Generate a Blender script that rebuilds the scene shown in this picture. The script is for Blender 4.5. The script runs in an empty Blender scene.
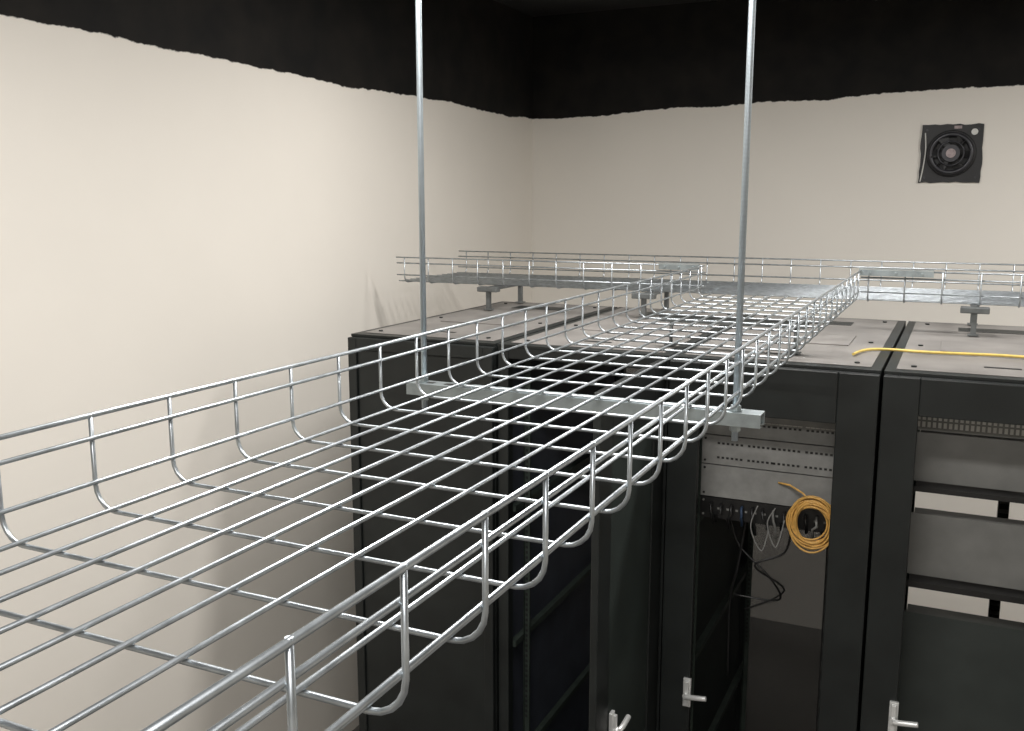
import bpy, bmesh, math, random
from mathutils import Vector, Matrix
random.seed(4)
S=0.36; CZ=2.5
def P(x,y,z): return Vector((x*S,y*S,CZ+z*S))
FL=-CZ/S   # floor in h units
scene=bpy.context.scene
try:
    scene.view_settings.view_transform='Standard'
except Exception as e: print(e)

# ---------------- materials ----------------
def newmat(name):
    m=bpy.data.materials.new(name); m.use_nodes=True
    nt=m.node_tree; b=nt.nodes['Principled BSDF']; return m,nt,b
def simple(name,col,rough=0.5,metal=0.0,var=0.12,scale=20,bump=0.0,spec=None):
    m,nt,b=newmat(name)
    tc=nt.nodes.new('ShaderNodeTexCoord')
    n=nt.nodes.new('ShaderNodeTexNoise'); n.inputs['Scale'].default_value=scale; n.inputs['Detail'].default_value=5
    nt.links.new(tc.outputs['Object'],n.inputs['Vector'])
    r=nt.nodes.new('ShaderNodeValToRGB')
    r.color_ramp.elements[0].position=0.3; r.color_ramp.elements[1].position=0.7
    r.color_ramp.elements[0].color=[c*(1-var) for c in col]+[1]
    r.color_ramp.elements[1].color=[min(1,c*(1+var)) for c in col]+[1]
    nt.links.new(n.outputs['Fac'],r.inputs['Fac']); nt.links.new(r.outputs['Color'],b.inputs['Base Color'])
    b.inputs['Roughness'].default_value=rough; b.inputs['Metallic'].default_value=metal
    if spec is not None: b.inputs['Specular IOR Level'].default_value=spec
    if bump>0:
        bp=nt.nodes.new('ShaderNodeBump'); bp.inputs['Strength'].default_value=bump; bp.inputs['Distance'].default_value=0.002
        nt.links.new(n.outputs['Fac'],bp.inputs['Height']); nt.links.new(bp.outputs['Normal'],b.inputs['Normal'])
    return m
galv=simple('galvanized_wire',(0.44,0.475,0.50),0.38,0.92,0.22,40)
zinc=simple('zinc_strut',(0.33,0.37,0.38),0.45,0.85,0.2,30)
darkzinc=simple('bracket_steel',(0.16,0.17,0.17),0.5,0.6,0.2,30)
rackblk=simple('rack_black_powdercoat',(0.014,0.0165,0.016),0.42,0.0,0.25,8,0.05,0.4)
racktop=simple('rack_top_dust_and_sheen',(0.21,0.197,0.185),0.45,0.1,0.22,6)  # grey of dust and of reflected overhead light, both in the colour
darkin=simple('rack_interior_dark',(0.018,0.026,0.023),0.6,0,0.2,8)
bluelit_in=simple('rack_interior_bluish_light',(0.05,0.057,0.075),0.5,0,0.2,8)  # bluish light inside the open rack, put into the panel colour
railm=simple('mount_rail',(0.05,0.065,0.055),0.5,0.3,0.2,20)
grey=simple('panel_grey',(0.25,0.25,0.24),0.45,0.1,0.12,30)
midgrey=simple('equipment_grey',(0.19,0.19,0.18),0.5,0.05,0.15,10)
lowgrey=simple('equipment_dark_grey',(0.035,0.042,0.039),0.5,0.05,0.15,10)
blackp=simple('black_plastic',(0.012,0.012,0.012),0.4,0,0.2,20)
blue=simple('blue_cable',(0.025,0.05,0.10),0.45,0,0.2,20)
orange=simple('orange_fiber',(0.66,0.38,0.10),0.45,0,0.2,60)
yellow=simple('yellow_fiber',(0.68,0.50,0.13),0.45,0,0.1,60)
whitec=simple('white_plastic',(0.6,0.6,0.57),0.45,0,0.1,30)
chrome=simple('handle_silver',(0.78,0.79,0.78),0.3,0.4,0.08,30)
pink=simple('fan_label',(0.33,0.27,0.27),0.6,0,0.3,60)
fanm=simple('fan_black',(0.008,0.008,0.009),0.5,0.0,0.3,20,0.1)
fanring=simple('fan_ring_grey',(0.04,0.04,0.045),0.35,0.4,0.2,20)
ceilm=simple('ceiling_black_paint',(0.008,0.0078,0.0075),0.8,0,0.5,3,0.3)
floorm=simple('floor_tile',(0.12,0.115,0.11),0.5,0,0.12,2,0.05)
redc=simple('purple_cable',(0.07,0.03,0.08),0.5,0,0.2,20)
perf,nt,b=newmat('perforated_steel_mesh')
b.inputs['Base Color'].default_value=(0.03,0.03,0.029,1); b.inputs['Roughness'].default_value=0.5
tc=nt.nodes.new('ShaderNodeTexCoord'); sx=nt.nodes.new('ShaderNodeSeparateXYZ'); cx_=nt.nodes.new('ShaderNodeCombineXYZ')
nt.links.new(tc.outputs['Object'],sx.inputs[0]); nt.links.new(sx.outputs['X'],cx_.inputs['X']); nt.links.new(sx.outputs['Z'],cx_.inputs['Y'])
vo=nt.nodes.new('ShaderNodeTexVoronoi'); vo.voronoi_dimensions='2D'; vo.inputs['Scale'].default_value=300; vo.inputs['Randomness'].default_value=0.0
nt.links.new(cx_.outputs[0],vo.inputs['Vector'])
lt=nt.nodes.new('ShaderNodeMath'); lt.operation='GREATER_THAN'; lt.inputs[1].default_value=0.24
nt.links.new(vo.outputs['Distance'],lt.inputs[0]); nt.links.new(lt.outputs[0],b.inputs['Alpha'])
rodm,nt,b=newmat('threaded_zinc')
b.inputs['Metallic'].default_value=0.8; b.inputs['Roughness'].default_value=0.42
tc=nt.nodes.new('ShaderNodeTexCoord'); w=nt.nodes.new('ShaderNodeTexWave'); w.bands_direction='Z'; w.inputs['Scale'].default_value=150
nt.links.new(tc.outputs['Object'],w.inputs['Vector'])
rr=nt.nodes.new('ShaderNodeValToRGB'); rr.color_ramp.elements[0].color=(0.42,0.48,0.52,1); rr.color_ramp.elements[1].color=(0.66,0.74,0.80,1)  # thread shading put into the colour too, darker in the grooves
nt.links.new(w.outputs['Fac'],rr.inputs['Fac']); nt.links.new(rr.outputs['Color'],b.inputs['Base Color'])
bp=nt.nodes.new('ShaderNodeBump'); bp.inputs['Strength'].default_value=0.3; bp.inputs['Distance'].default_value=0.001
nt.links.new(w.outputs['Fac'],bp.inputs['Height']); nt.links.new(bp.outputs['Normal'],b.inputs['Normal'])

def wallmat(name,base,slope):
    m,nt,b=newmat(name); N=nt.nodes; L=nt.links
    g=N.new('ShaderNodeNewGeometry'); sp=N.new('ShaderNodeSeparateXYZ'); L.new(g.outputs['Position'],sp.inputs[0])
    n1=N.new('ShaderNodeTexNoise'); n1.inputs['Scale'].default_value=1.6; n1.inputs['Detail'].default_value=2
    n2=N.new('ShaderNodeTexNoise'); n2.inputs['Scale'].default_value=26; n2.inputs['Detail'].default_value=5
    n3=N.new('ShaderNodeTexNoise'); n3.inputs['Scale'].default_value=1.1; n3.inputs['Detail'].default_value=6
    for n in (n1,n2,n3): L.new(g.outputs['Position'],n.inputs['Vector'])
    def mth(op,a,b_):
        x=N.new('ShaderNodeMath'); x.operation=op
        for i,v in enumerate((a,b_)):
            if isinstance(v,(int,float)): x.inputs[i].default_value=v
            else: L.new(v,x.inputs[i])
        return x.outputs[0]
    h=mth('ADD',sp.outputs['Z'],mth('MULTIPLY',mth('SUBTRACT',n1.outputs['Fac'],0.5),0.06))
    h=mth('ADD',h,mth('MULTIPLY',mth('SUBTRACT',n2.outputs['Fac'],0.5),0.022))
    h=mth('SUBTRACT',h,mth('MULTIPLY',mth('ADD',sp.outputs['X'],6.9*S),slope))
    d=mth('SUBTRACT',h,CZ+1.40*S)
    k=N.new('ShaderNodeMath'); k.operation='MULTIPLY'; L.new(d,k.inputs[0]); k.inputs[1].default_value=220; k.use_clamp=True
    r=N.new('ShaderNodeValToRGB'); r.color_ramp.elements[0].position=0.3; r.color_ramp.elements[1].position=0.7
    r.color_ramp.elements[0].color=[c*0.96 for c in base]+[1]; r.color_ramp.elements[1].color=[c*1.02 for c in base]+[1]
    L.new(n3.outputs['Fac'],r.inputs['Fac'])
    rb=N.new('ShaderNodeValToRGB'); rb.color_ramp.elements[0].position=0.35; rb.color_ramp.elements[1].position=0.75
    rb.color_ramp.elements[0].color=(0.006,0.006,0.0058,1); rb.color_ramp.elements[1].color=(0.015,0.013,0.011,1)
    n4=N.new('ShaderNodeTexNoise'); n4.inputs['Scale'].default_value=7; n4.inputs['Detail'].default_value=8
    L.new(g.outputs['Position'],n4.inputs['Vector']); L.new(n4.outputs['Fac'],rb.inputs['Fac'])
    mx=N.new('ShaderNodeMixRGB'); L.new(k.outputs[0],mx.inputs['Fac']); L.new(r.outputs['Color'],mx.inputs['Color1']); L.new(rb.outputs['Color'],mx.inputs['Color2'])
    L.new(mx.outputs['Color'],b.inputs['Base Color']); b.inputs['Roughness'].default_value=0.75
    b.inputs['Specular IOR Level'].default_value=0.2
    bp=N.new('ShaderNodeBump'); bp.inputs['Strength'].default_value=0.2; bp.inputs['Distance'].default_value=0.003
    n5=N.new('ShaderNodeTexNoise'); n5.inputs['Scale'].default_value=14; n5.inputs['Detail'].default_value=3
    L.new(g.outputs['Position'],n5.inputs['Vector']); L.new(n5.outputs['Fac'],bp.inputs['Height']); L.new(bp.outputs['Normal'],b.inputs['Normal'])
    return m
wallL=wallmat('plaster_left',(0.785,0.745,0.68),0.0)
wallB=wallmat('plaster_back',(0.765,0.73,0.67),0.028)

# ---------------- mesh helpers ----------------
def box(bm,x0,x1,y0,y1,z0,z1,mat=0):
    vs=[bm.verts.new(P(x,y,z)) for x in (x0,x1) for y in (y0,y1) for z in (z0,z1)]
    idx=[(0,1,3,2),(4,6,7,5),(0,4,5,1),(2,3,7,6),(0,2,6,4),(1,5,7,3)]
    for f in idx:
        fc=bm.faces.new([vs[i] for i in f]); fc.material_index=mat
def tube(bm,pts,r,n=8,mat=0,closed=False,cap=True):
    pts=[P(*p) for p in pts]; r=r*S
    m=len(pts); rings=[]
    up=None
    for i,p in enumerate(pts):
        if closed: t=(pts[(i+1)%m]-pts[i-1])
        elif i==0: t=pts[1]-pts[0]
        elif i==m-1: t=pts[-1]-pts[-2]
        else: t=(pts[i+1]-p).normalized()+(p-pts[i-1]).normalized()
        t.normalize()
        if up is None:
            a=Vector((0,0,1)) if abs(t.z)<0.9 else Vector((1,0,0))
            up=(a-t*a.dot(t)).normalized()
        else:
            up=(up-t*up.dot(t)).normalized()
        s=t.cross(up)
        rings.append([bm.verts.new(p+(up*math.cos(2*math.pi*k/n)+s*math.sin(2*math.pi*k/n))*r) for k in range(n)])
    for i in range(m if closed else m-1):
        A=rings[i]; B=rings[(i+1)%m]
        for k in range(n):
            f=bm.faces.new((A[k],A[(k+1)%n],B[(k+1)%n],B[k])); f.smooth=True; f.material_index=mat
    if cap and not closed:
        f=bm.faces.new(rings[0][::-1]); f.material_index=mat
        f=bm.faces.new(rings[-1]); f.material_index=mat
def finish(bm,name,mats,parent=None,bevel=0,flat=False):
    bmesh.ops.recalc_face_normals(bm,faces=bm.faces)
    me=bpy.data.meshes.new(name); 
    if flat:
        for f in bm.faces: f.smooth=False
    bm.to_mesh(me); bm.free()
    ob=bpy.data.objects.new(name,me); scene.collection.objects.link(ob)
    for m in mats: me.materials.append(m)
    if parent: ob.parent=parent
    if bevel:
        md=ob.modifiers.new('bevel','BEVEL'); md.width=bevel; md.segments=2; md.limit_method='ANGLE'
    return ob
def empty(name):
    e=bpy.data.objects.new(name,None); e.empty_display_size=0.1; scene.collection.objects.link(e); return e

# ---------------- room ----------------
XL,XR,Y0,Y1,ZC=-6.9,7.5,-7.0,15.5,3.1
T=0.3
def wall(name,a,mat):
    bm=bmesh.new(); box(bm,*a); return finish(bm,name,[mat])
wall('wall_left',(XL-T,XL,Y0,Y1,FL,ZC),wallL)
wall('wall_back',(XL-T,XR+T,Y1,Y1+T,FL,ZC),wallB)
wall('wall_right',(XR,XR+T,Y0,Y1,FL,ZC),wallL)
wall('wall_front',(XL-T,XR+T,Y0-T,Y0,FL,ZC),wallL)
wall('ceiling',(XL-T,XR+T,Y0-T,Y1+T,ZC,ZC+T),ceilm)
wall('floor',(XL-T,XR+T,Y0-T,Y1+T,FL-T,FL),floorm)

# ---------------- cable trays ----------------
R=0.0078
LV=(-0.685,-0.757,-0.905)
def arc_u(w0,w1,left=True,right=True,rad=0.085):
    pts=[]
    zb=-1.0
    if left:
        pts.append((w0,LV[0]+0.008))
        for k in range(6):
            a=math.pi/2*k/5
            pts.append((w0+rad-rad*math.cos(a),zb+rad-rad*math.sin(a)))
    else: pts.append((w0-0.05,zb))
    if right:
        for k in range(6):
            a=math.pi/2*k/5
            pts.append((w1-rad+rad*math.sin(a),zb+rad-rad*math.cos(a)))
        pts.append((w1,LV[0]+0.008))
    else: pts.append((w1+0.05,zb))
    return pts
WL,WR=-2.53,-0.918
NY,FY=10.28,11.94
bm=bmesh.new()
y=1.81-0.343*8
while y<NY-0.1:
    tube(bm,[(w,y,z) for w,z in arc_u(WL,WR)],R,8); y+=0.343
ys=1.81-0.343*8-0.12
n=9
for i in range(n+1):
    w=WL+0.09+(WR-WL-0.18)*i/n
    tube(bm,[(w,ys,-1+2*R),(w,NY+0.05,-1+2*R)],R,8)
for w,o in ((WL,1),(WR,-1)):
    for z in LV:
        oo=0 if z==LV[0] else o*2*R*0.9
        tube(bm,[(w+oo,ys,z),(w+oo,NY,z)],R*(1.12 if z==LV[0] else 1),8)
finish(bm,'wire_mesh_cable_tray',[galv])
bm=bmesh.new()
xs,xe=-6.45,7.2
x=xs+0.12
while x<xe:
    gap=(WL<x<WR)
    tube(bm,[(x,w,z) for w,z in arc_u(NY,FY,left=not gap)],R,6); x+=0.343
n=11
for i in range(n+1):
    w=NY+0.06+(FY-NY-0.12)*i/n
    tube(bm,[(xs,w,-1+2*R),(xe,w,-1+2*R)],R,6)
for z in LV:
    o=0 if z==LV[0] else 2*R
    tube(bm,[(xs,FY-o,z),(xe,FY-o,z)],R*1.1,6)
    tube(bm,[(xs,NY+o,z),(WL,NY+o,z)],R*1.1,6)
    tube(bm,[(WR,NY+o,z),(xe,NY+o,z)],R*1.1,6)
finish(bm,'wire_mesh_cable_tray.001',[galv])
def splice(name,x0,x1,y):
    bm=bmesh.new()
    box(bm,x0,x1,y-0.03,y-0.018,-0.735,-0.675)
    box(bm,x0,x1,y-0.03,y+0.03,-0.671,-0.664)
    for k in range(3):
        xx=x0+(x1-x0)*(0.15+0.35*k)
        tube(bm,[(xx,y-0.05,-0.705),(xx,y-0.012,-0.705)],0.014,6)
    finish(bm,name,[zinc],bevel=0.0005)
splice('tray_splice_plate',WL-0.50,WL-0.05,NY)
splice('tray_splice_plate.001',WR-0.02,WR+0.68,NY)

def strut_x(bm,x0,x1,yc,zt,w=0.115,h=0.06,t=0.008):
    box(bm,x0,x1,yc-w/2,yc+w/2,zt-t,zt)
    box(bm,x0,x1,yc-w/2,yc-w/2+t,zt-h,zt-t)
    box(bm,x0,x1,yc+w/2-t,yc+w/2,zt-h,zt-t)
    box(bm,x0,x1,yc-w/2+t,yc-w/2+0.03,zt-h,zt-h+t)
    box(bm,x0,x1,yc+w/2-0.03,yc+w/2-t,zt-h,zt-h+t)
    x=x0+0.08
    while x<x1-0.1:
        box(bm,x,x+0.07,yc-0.018,yc+0.018,zt-0.001,zt+0.0012,1); x+=0.14
SY=4.60; ST=-1.0-R-0.002
bm=bmesh.new(); strut_x(bm,-2.80,-0.82,SY,ST,0.115,0.066)
finish(bm,'strut_channel',[zinc,blackp])
def rod(name,x):
    e=empty(name)
    bm=bmesh.new(); tube(bm,[(x,SY,-1.16),(x,SY,ZC)],0.0165,12); finish(bm,'rod',[rodm],e)
    bm=bmesh.new()
    tube(bm,[(x,SY,ST),(x,SY,ST+0.006)],0.032,16)
    tube(bm,[(x,SY,ST+0.006),(x,SY,ST+0.028)],0.026,6)
    tube(bm,[(x,SY,ST-0.074),(x,SY,ST-0.067)],0.038,16)
    tube(bm,[(x,SY,ST-0.101),(x,SY,ST-0.074)],0.027,6)
    finish(bm,'nuts_and_washers',[zinc],e,flat=True)
rod('threaded_rod',-2.715); rod('threaded_rod.001',-0.951)

RT=-1.30
def support_x(name,x0,x1,yc):
    e=empty(name)
    bm=bmesh.new(); strut_x(bm,x0,x1,yc,ST); finish(bm,'channel',[darkzinc,blackp],e)
    bm=bmesh.new()
    for x in (x0+0.1,x1-0.1):
        tube(bm,[(x,yc,RT+0.022),(x,yc,ST-0.06)],0.016,8)
        box(bm,x-0.05,x+0.05,yc-0.05,yc+0.05,RT+0.01,RT+0.022)
    finish(bm,'feet',[darkzinc],e)
support_x('tray_support_stand',-2.45,-1.15,8.4)
def support_y(name,x):
    e=empty(name)
    bm=bmesh.new()
    box(bm,x-0.13,x+0.13,NY-0.06,NY+0.06,ST-0.06,ST)
    box(bm,x-0.04,x+0.04,NY+0.06,FY+0.1,ST-0.05,ST)
    finish(bm,'channel',[darkzinc],e,bevel=0.003)
    bm=bmesh.new()
    R2=RT+0.012
    for y in (NY,11.2):
        box(bm,x-0.025,x+0.025,y-0.025,y+0.025,R2+0.012,ST-0.06 if y==NY else ST-0.05)
        box(bm,x-0.05,x+0.05,y-0.05,y+0.05,R2,R2+0.012)
    finish(bm,'feet',[darkzinc],e)
for i,x in enumerate((-5.15,-3.2,0.15)):
    support_y('tray_support_bracket'+('' if i==0 else '.%03d'%i),x)

# ---------------- racks ----------------
FYR,BYR=7.9,11.4
xb=[-5.52,-3.88,-2.21,-0.50,1.21]
def lbox(bm,M,a0,a1,d0,d1,z0,z1,mat=0):
    p=[M(a,d,z) for a in (a0,a1) for d in (d0,d1) for z in (z0,z1)]
    vs=[bm.verts.new(P(*q)) for q in p]
    for f in [(0,1,3,2),(4,6,7,5),(0,4,5,1),(2,3,7,6),(0,2,6,4),(1,5,7,3)]:
        bm.faces.new([vs[i] for i in f]).material_index=mat
def handle(bm,M):
    lbox(bm,M,-0.035,0.035,0,0.03,-0.14,0.13)
    lbox(bm,M,-0.02,0.02,0.03,0.055,-0.12,0.11)
    tube(bm,[M(0,0.03,-0.02),M(0,0.075,-0.02)],0.03,12)
    tube(bm,[M(0,0.075,-0.02),M(0.06,0.085,-0.01),M(0.19,0.09,0.01)],0.024,10)
def door(bm,M,w,z0,z1,fl,fr,ft,fb,t=0.06,solid=False):
    lbox(bm,M,0,fl,0,t,z0,z1); lbox(bm,M,w-fr,w,0,t,z0,z1)
    lbox(bm,M,fl,w-fr,0,t,z1-ft,z1); lbox(bm,M,fl,w-fr,0,t,z0,z0+fb)
    if solid: lbox(bm,M,fl,w-fr,t*0.3,t*0.6,z0+fb,z1-ft,1)
def rack(name,x0,x1,solid=False,opened=False,fl=0.27,fr=0.31,ft=0.42,hz=-4.2,inm=None,rear=False):
    e=empty(name); g=0.012
    a,b=x0+g,x1-g
    bm=bmesh.new()
    pw=0.11
    for (xa,xb_) in ((a,a+pw),(b-pw,b)):
        for (ya,yb) in ((FYR+0.005,FYR+pw),(BYR-pw,BYR)):
            box(bm,xa,xb_,ya,yb,FL,RT-0.03)
    for z0,z1 in ((RT-0.14,RT-0.031),(FL+0.02,FL+0.25)):
        box(bm,a+pw,b-pw,FYR+0.005,FYR+pw,z0,z1); box(bm,a+pw,b-pw,BYR-pw,BYR,z0,z1)
        box(bm,a,a+0.07,FYR+pw,BYR-pw,z0,z1); box(bm,b-0.07,b,FYR+pw,BYR-pw,z0,z1)
    finish(bm,'frame',[rackblk],e,bevel=0.003)
    bm=bmesh.new()
    box(bm,a,b,FYR,BYR,RT-0.03,RT-0.006,1)
    box(bm,a+0.08,b-0.08,FYR+0.12,BYR-0.08,RT-0.006,RT)
    w=b-a
    box(bm,a+w*0.30,a+w*0.70,BYR-0.75,BYR-0.45,RT,RT+0.004,1)
    box(bm,a+w*0.42,a+w*0.58,FYR+0.45,FYR+0.50,RT,RT+0.004,1)
    box(bm,a+w*0.22,a+w*0.78,FYR+1.2,FYR+1.9,RT,RT+0.01,0)
    for dx in (0.12,0.88):
        for yy in (FYR+0.25,FYR+1.5,BYR-0.3):
            tube(bm,[(a+w*dx,yy,RT),(a+w*dx,yy,RT+0.012)],0.022,10,1)
    finish(bm,'top_panel',[racktop,rackblk],e,bevel=0.002)
    bm=bmesh.new()
    box(bm,a+0.005,a+0.02,FYR+pw,BYR-pw,FL+0.25,RT-0.14,1)
    box(bm,b-0.02,b-0.005,FYR+pw,BYR-pw,FL+0.25,RT-0.14)
    box(bm,a+0.08,b-0.08,FYR+pw,BYR-pw,FL+0.05,FL+0.08)
    finish(bm,'side_panels',[darkin,inm or darkin],e)
    if rear:
        bm=bmesh.new()
        v=[bm.verts.new(P(xx,BYR+0.015,zz)) for xx,zz in ((a+0.02,FL+0.1),(b-0.02,FL+0.1),(b-0.02,RT-0.05),(a+0.02,RT-0.05))]
        bm.faces.new(v); finish(bm,'rear_door_mesh',[perf],e)
    bm=bmesh.new()
    cx=(a+b)/2
    for yy in (FYR+0.32,BYR-0.5):
        for sgn in (-1,1):
            xx=cx+sgn*0.66
            box(bm,xx-0.03,xx+0.03,yy,yy+0.02,FL+0.1,RT-0.15)
            box(bm,xx+sgn*0.02,xx+sgn*0.035,yy,yy+0.14,FL+0.1,RT-0.15)
            z=RT-0.25
            while z>-5.2:
                box(bm,xx-0.012,xx+0.012,yy-0.002,yy,z-0.028,z,1); z-=0.055
    for zz in (-2.9,-4.3,-5.6):
        for sgn in (-1,1):
            xx=cx+sgn*0.72
            box(bm,xx-0.03,xx+0.03,FYR+0.12,BYR-0.15,zz-0.06,zz)
    finish(bm,'mounting_rails',[railm,blackp],e)
    if opened: M=lambda u,d,z:(b-0.02-d,FYR-(w-u)*1.0-0.005,z)
    else: M=lambda u,d,z:(a+u,FYR-d-0.004,z)
    bm=bmesh.new(); door(bm,M,w,FL+0.12,RT-0.035,fl,fr,ft,0.3,solid=solid or opened)
    finish(bm,'door',[rackblk,darkin if not solid else rackblk],e,bevel=0.003)
    bm=bmesh.new(); 
    if opened:
        Mh=lambda aa,d,z:(b-0.02+d,FYR-(w-0.32)+aa,hz+z)
    elif solid:
        Mh=lambda aa,d,z:(a+0.06+aa,FYR-0.066-d,hz-1.6+z)
    else:
        Mh=lambda aa,d,z:(a+0.25+aa,FYR-0.066-d,hz+z)
    handle(bm,Mh); finish(bm,'door_handle',[chrome],e,bevel=0.002)
    return e
rack('server_rack',xb[0],xb[1],solid=True,fl=0.1,fr=0.1,ft=0.12)
rack('server_rack.001',xb[1],xb[2],opened=True,hz=-4.07,inm=bluelit_in,rear=True)
rack('server_rack.002',xb[2],xb[3],hz=-4.32,rear=True)
rack('server_rack.003',xb[3],xb[4],ft=0.30,hz=-4.14)

CX=(xb[2]+xb[3])/2
def unit(name,cx,z0,z1,yf,depth,mats,rows=0,cols=0,lab=False,w=1.25):
    bm=bmesh.new()
    box(bm,cx-w/2,cx+w/2,yf,yf+0.018,z0,z1,0)
    box(bm,cx-w/2+0.06,cx+w/2-0.06,yf+0.018,yf+depth,z0+0.01,z1-0.01,0)
    for s in (-1,1):
        for z in (z0+0.03,z1-0.03):
            tube(bm,[(cx+s*(w/2-0.03),yf-0.006,z),(cx+s*(w/2-0.03),yf,z)],0.011,8,1)
    if rows:
        hz=(z1-z0)/rows
        for r_ in range(rows):
            zc=z1-hz*(r_+0.5)
            for c in range(cols):
                xx=cx-w/2+0.14+(w-0.28)*(c+0.5)/cols+ (0.012 if (c//6)%2 else -0.012)
                box(bm,xx-0.011,xx+0.011,yf-0.004,yf,zc-0.010,zc+0.008,1)
                if lab: box(bm,xx-0.018,xx+0.018,yf-0.003,yf,zc+0.022,zc+0.030,2)
    return finish(bm,name,mats)
YF=8.2
unit('patch_panel',CX,-2.03,-1.80,YF,0.15,[grey,blackp,whitec],1,24,True)
unit('network_switch',CX,-2.30,-2.04,YF,0.5,[grey,blackp,whitec],2,24,False)
unit('rack_blank_panel',CX,-2.60,-2.31,YF,0.1,[grey,blackp])
unit('cable_management_panel',CX,-2.80,-2.61,YF,0.12,[blackp,midgrey],1,12)
bm=bmesh.new()
for k in range(12):
    x=CX-0.52+1.0*k/11; m=random.choice([0,1,1,1,2,3])
    dz=random.uniform(0.10,0.22); x2=x+random.uniform(-0.05,0.05)
    zt=-2.66
    tube(bm,[(x,YF-0.01,zt),(x,YF-0.05,zt-0.01),(x+0.01,YF-0.07,zt-0.07),(x2,YF-0.06,zt-dz*0.7),(x2,YF-0.02,zt-dz),(x2,YF-0.01,zt-dz-0.05)],0.012,6,m)
finish(bm,'network_patch_cables',[blue,blackp,redc,midgrey])
bm=bmesh.new()
for k in range(16):
    r0=0.175+random.uniform(-0.04,0.03); ox=random.uniform(-0.015,0.015); oz=random.uniform(-0.015,0.015); yo=random.uniform(-0.03,0.02)
    ex=random.uniform(0.9,1.1)
    tube(bm,[(-0.985+ox+r0*ex*math.cos(2*math.pi*i/28),8.04+yo+0.01*math.sin(4*math.pi*i/28+k),-2.67+oz+r0/ex*1.08*math.sin(2*math.pi*i/28)) for i in range(28)],0.0085,6,closed=True)
tube(bm,[(-1.0,8.05,-2.50),(-1.08,8.1,-2.44),(-1.2,8.16,-2.40),(-1.3,8.19,-2.40)],0.009,6)
finish(bm,'orange_fiber_cable_coil',[orange])
bm=bmesh.new()
def hang(pts,r,m):
    out=[]
    P4=[pts[0]]+pts+[pts[-1]]
    for i in range(len(pts)-1):
        p0,p1,p2,p3=[Vector(q) for q in P4[i:i+4]]
        for s in range(6):
            t=s/6
            out.append(tuple(0.5*((2*p1)+(-p0+p2)*t+(2*p0-5*p1+4*p2-p3)*t*t+(-p0+3*p1-3*p2+p3)*t**3)))
    out.append(pts[-1]); tube(bm,out,r,6,m)
hang([(-1.75,8.4,-2.82),(-1.65,8.4,-3.1),(-1.35,8.35,-3.35),(-1.3,8.5,-3.6),(-1.7,8.5,-3.62)],0.010,0)
hang([(-1.2,8.4,-2.82),(-1.25,8.4,-3.1),(-1.5,8.35,-3.25),(-1.25,8.5,-3.5),(-1.6,8.5,-3.75)],0.010,0)
hang([(-1.6,8.4,-2.82),(-1.66,8.4,-3.3),(-1.74,8.5,-3.7),(-1.75,8.6,-4.5)],0.012,0)
hang([(-1.45,8.09,-2.6),(-1.5,8.08,-2.8),(-1.4,8.08,-3.0),(-1.35,8.1,-2.8)],0.006,1)
hang([(-1.3,8.09,-2.6),(-1.36,8.08,-2.75),(-1.28,8.08,-2.95),(-1.22,8.1,-2.7)],0.006,1)
finish(bm,'hanging_cables',[blackp,grey])
bm=bmesh.new()
box(bm,-0.98,-0.90,9.2,9.3,-6.5,-2.9); 
for k in range(16): box(bm,-0.965,-0.915,9.19,9.2,-3.05-k*0.2-0.1,-3.05-k*0.2,1)
finish(bm,'power_distribution_strip',[blackp,midgrey],bevel=0.002)

DX=(xb[3]+xb[4])/2
unit('rack_server',DX,-2.27,-1.86,8.3,0.25,[midgrey,blackp])
unit('rack_shelf',DX,-2.32,-2.28,8.15,0.3,[blackp,grey])
unit('rack_server.001',DX,-3.08,-2.55,8.3,0.2,[midgrey,blackp])
unit('rack_shelf.001',DX,-3.14,-3.09,8.15,0.3,[blackp,grey])
unit('rack_server.002',DX,-5.6,-3.42,8.3,0.2,[lowgrey,blackp])
bm=bmesh.new()
box(bm,DX-0.62,DX+0.62,8.3,8.33,-1.84,-1.62,0)
for r_ in range(3):
    for c in range(30):
        xx=DX-0.58+1.16*c/29; zz=-1.67-r_*0.06
        box(bm,xx-0.012,xx+0.012,8.296,8.3,zz-0.022,zz+0.022,1)
finish(bm,'perforated_vent_panel',[midgrey,whitec])
bm=bmesh.new(); box(bm,0.52,0.62,10.6,10.75,-6.4,-1.5)  # extra rear mounting post, added apart from the rack's own rails
for k in range(40): box(bm,0.53,0.61,10.59,10.6,-1.7-k*0.1-0.04,-1.7-k*0.1,1)
finish(bm,'extra_rear_post',[darkin,midgrey])

bm=bmesh.new()
hang([(-0.78,8.5,RT+0.02),(-0.74,8.7,RT+0.02),(-0.66,8.85,RT+0.02),(-0.5,8.9,RT+0.02),(-0.2,8.88,RT+0.02),(0.1,8.92,RT+0.02),(0.4,8.95,RT+0.02),(0.8,8.92,RT+0.02),(1.15,8.95,RT+0.02)],0.013,0)
finish(bm,'yellow_fiber_cable',[yellow])

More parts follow.
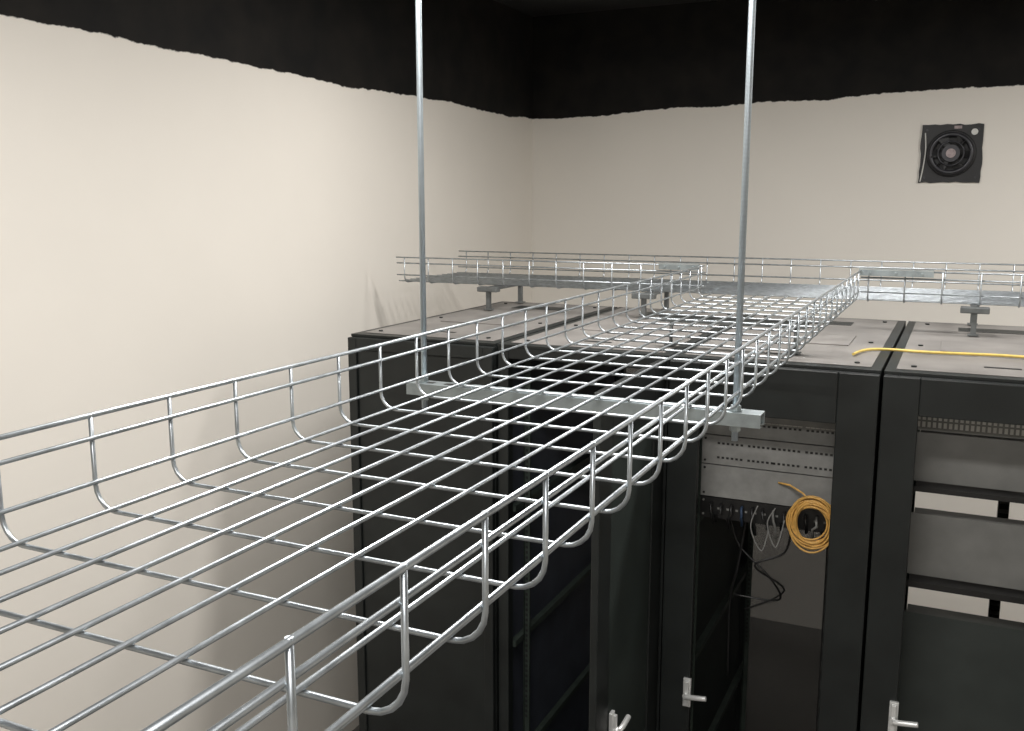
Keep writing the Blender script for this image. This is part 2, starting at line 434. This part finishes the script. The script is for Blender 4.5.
# ---------------- exhaust fan ----------------
fx,fz,fy=-0.255,0.69,Y1
e=empty('exhaust_fan')
bm=bmesh.new()
N=40; out=[]
for i in range(N):
    s=i/N*4; k=int(s); t=s-k; h=0.41
    c=[(-h,-h),(h,-h),(h,h),(-h,h)]
    p=Vector(c[k]).lerp(Vector(c[(k+1)%4]),t); j=random.uniform(-0.010,0.010)
    out.append((fx+p.x+j,fz+p.y+j))
A=[bm.verts.new(P(x,fy,z)) for x,z in out]; B=[bm.verts.new(P(x,fy-0.03,z)) for x,z in out]
bm.faces.new(B)
for i in range(N): bm.faces.new((A[i],A[(i+1)%N],B[(i+1)%N],B[i]))
finish(bm,'mounting_plate',[fanm],e)
bm=bmesh.new()
def ring(r,y,th,m,n=40): tube(bm,[(fx+r*math.cos(2*math.pi*i/n),y,fz+r*math.sin(2*math.pi*i/n)) for i in range(n)],th,8,m,closed=True)
ring(0.27,fy-0.09,0.035,1); ring(0.17,fy-0.13,0.012,1); ring(0.31,fy-0.05,0.02,0)
tube(bm,[(fx,fy-0.03,fz),(fx,fy-0.15,fz)],0.12,24,1)
tube(bm,[(fx,fy-0.15,fz),(fx,fy-0.165,fz)],0.065,24,2)
for k in range(6):
    a=k*math.pi/3; ca,sa=math.cos(a),math.sin(a)
    q=[(0.10,-0.04,0.0),(0.25,-0.08,0.02),(0.26,0.06,-0.04),(0.10,0.04,-0.02)]
    vs=[bm.verts.new(P(fx+r_*ca-t_*sa,fy-0.09+d_,fz+r_*sa+t_*ca)) for r_,t_,d_ in q]
    bm.faces.new(vs).material_index=0
for k in range(4):
    a=math.pi/4+k*math.pi/2
    tube(bm,[(fx+0.1*math.cos(a),fy-0.14,fz+0.1*math.sin(a)),(fx+0.29*math.cos(a),fy-0.10,fz+0.29*math.sin(a))],0.010,6,0)
    tube(bm,[(fx+0.48*math.cos(a),fy-0.03,fz+0.48*math.sin(a)),(fx+0.48*math.cos(a),fy-0.045,fz+0.48*math.sin(a))],0.018,8,1)
finish(bm,'fan_housing',[fanm,fanring,pink],e)
bm=bmesh.new()
box(bm,fx+0.02,fx+0.12,fy-0.036,fy-0.031,fz+0.35,fz+0.39)
tube(bm,[(fx+0.29,fy-0.03,fz+0.30),(fx+0.29,fy-0.04,fz+0.30)],0.045,16,1)
finish(bm,'stickers',[pink,whitec],e)
bm=bmesh.new()
hang([(fx-0.36,fy-0.04,fz+0.3),(fx-0.34,fy-0.06,fz+0.05),(fx-0.36,fy-0.05,fz-0.2),(fx-0.39,fy-0.04,fz-0.40)],0.009,0)
finish(bm,'fan_cable',[whitec],e)

# ---------------- ceiling lamps, plus added fill lamps ----------------
emis=bpy.data.materials.new('lamp_diffuser'); emis.use_nodes=True
bb=emis.node_tree.nodes['Principled BSDF']; bb.inputs['Emission Color'].default_value=(1,0.98,0.95,1); bb.inputs['Emission Strength'].default_value=3
bb.inputs['Base Color'].default_value=(0.9,0.9,0.9,1)
def lamp(name,x,y,z,lx,ly,power):
    e=empty(name)
    bm=bmesh.new(); box(bm,x-lx/2-0.08,x+lx/2+0.08,y-ly/2-0.08,y+ly/2+0.08,z+0.02,z+0.2); finish(bm,'fixture_body',[whitec],e)
    bm=bmesh.new(); box(bm,x-lx/2,x+lx/2,y-ly/2,y+ly/2,z,z+0.02); finish(bm,'diffuser',[emis],e)
    bm=bmesh.new()
    for s in (-1,1): tube(bm,[(x+s*lx*0.3,y,z+0.2),(x+s*lx*0.3,y,ZC)],0.01,6)
    finish(bm,'suspension_wires',[zinc],e)
    l=bpy.data.lights.new('tube_light','AREA'); l.shape='RECTANGLE'; l.size=lx*S; l.size_y=ly*S; l.energy=power; l.color=(1.0,0.975,0.945)
    o=bpy.data.objects.new('tube_light',l); o.location=P(x,y,z-0.02); scene.collection.objects.link(o); o.parent=e
lamp('ceiling_lamp',-2.2,3.4,2.6,3.3,0.6,46)
lamp('back_wall_fill_lamp',4.2,10.5,2.7,3.3,0.6,54)  # added lamp out of view, brightens the back wall
lamp('ceiling_lamp.002',0.5,-2.0,2.6,3.3,0.6,54)
lamp('far_fill_lamp',-2.2,8.8,2.75,3.3,0.6,48)  # another unseen lamp, put in to even out the light at the back

wd=bpy.data.worlds.new('world'); scene.world=wd; wd.use_nodes=True
wd.node_tree.nodes['Background'].inputs[0].default_value=(0.9,0.93,1,1)
wd.node_tree.nodes['Background'].inputs[1].default_value=0.1

cam=bpy.data.cameras.new('camera'); cam.sensor_width=36; cam.lens=33.47; cam.clip_start=0.02
co=bpy.data.objects.new('camera',cam); scene.collection.objects.link(co)
co.location=P(0,0,0); co.rotation_euler=(math.radians(90-9.75),0,math.radians(25.2))
scene.camera=co
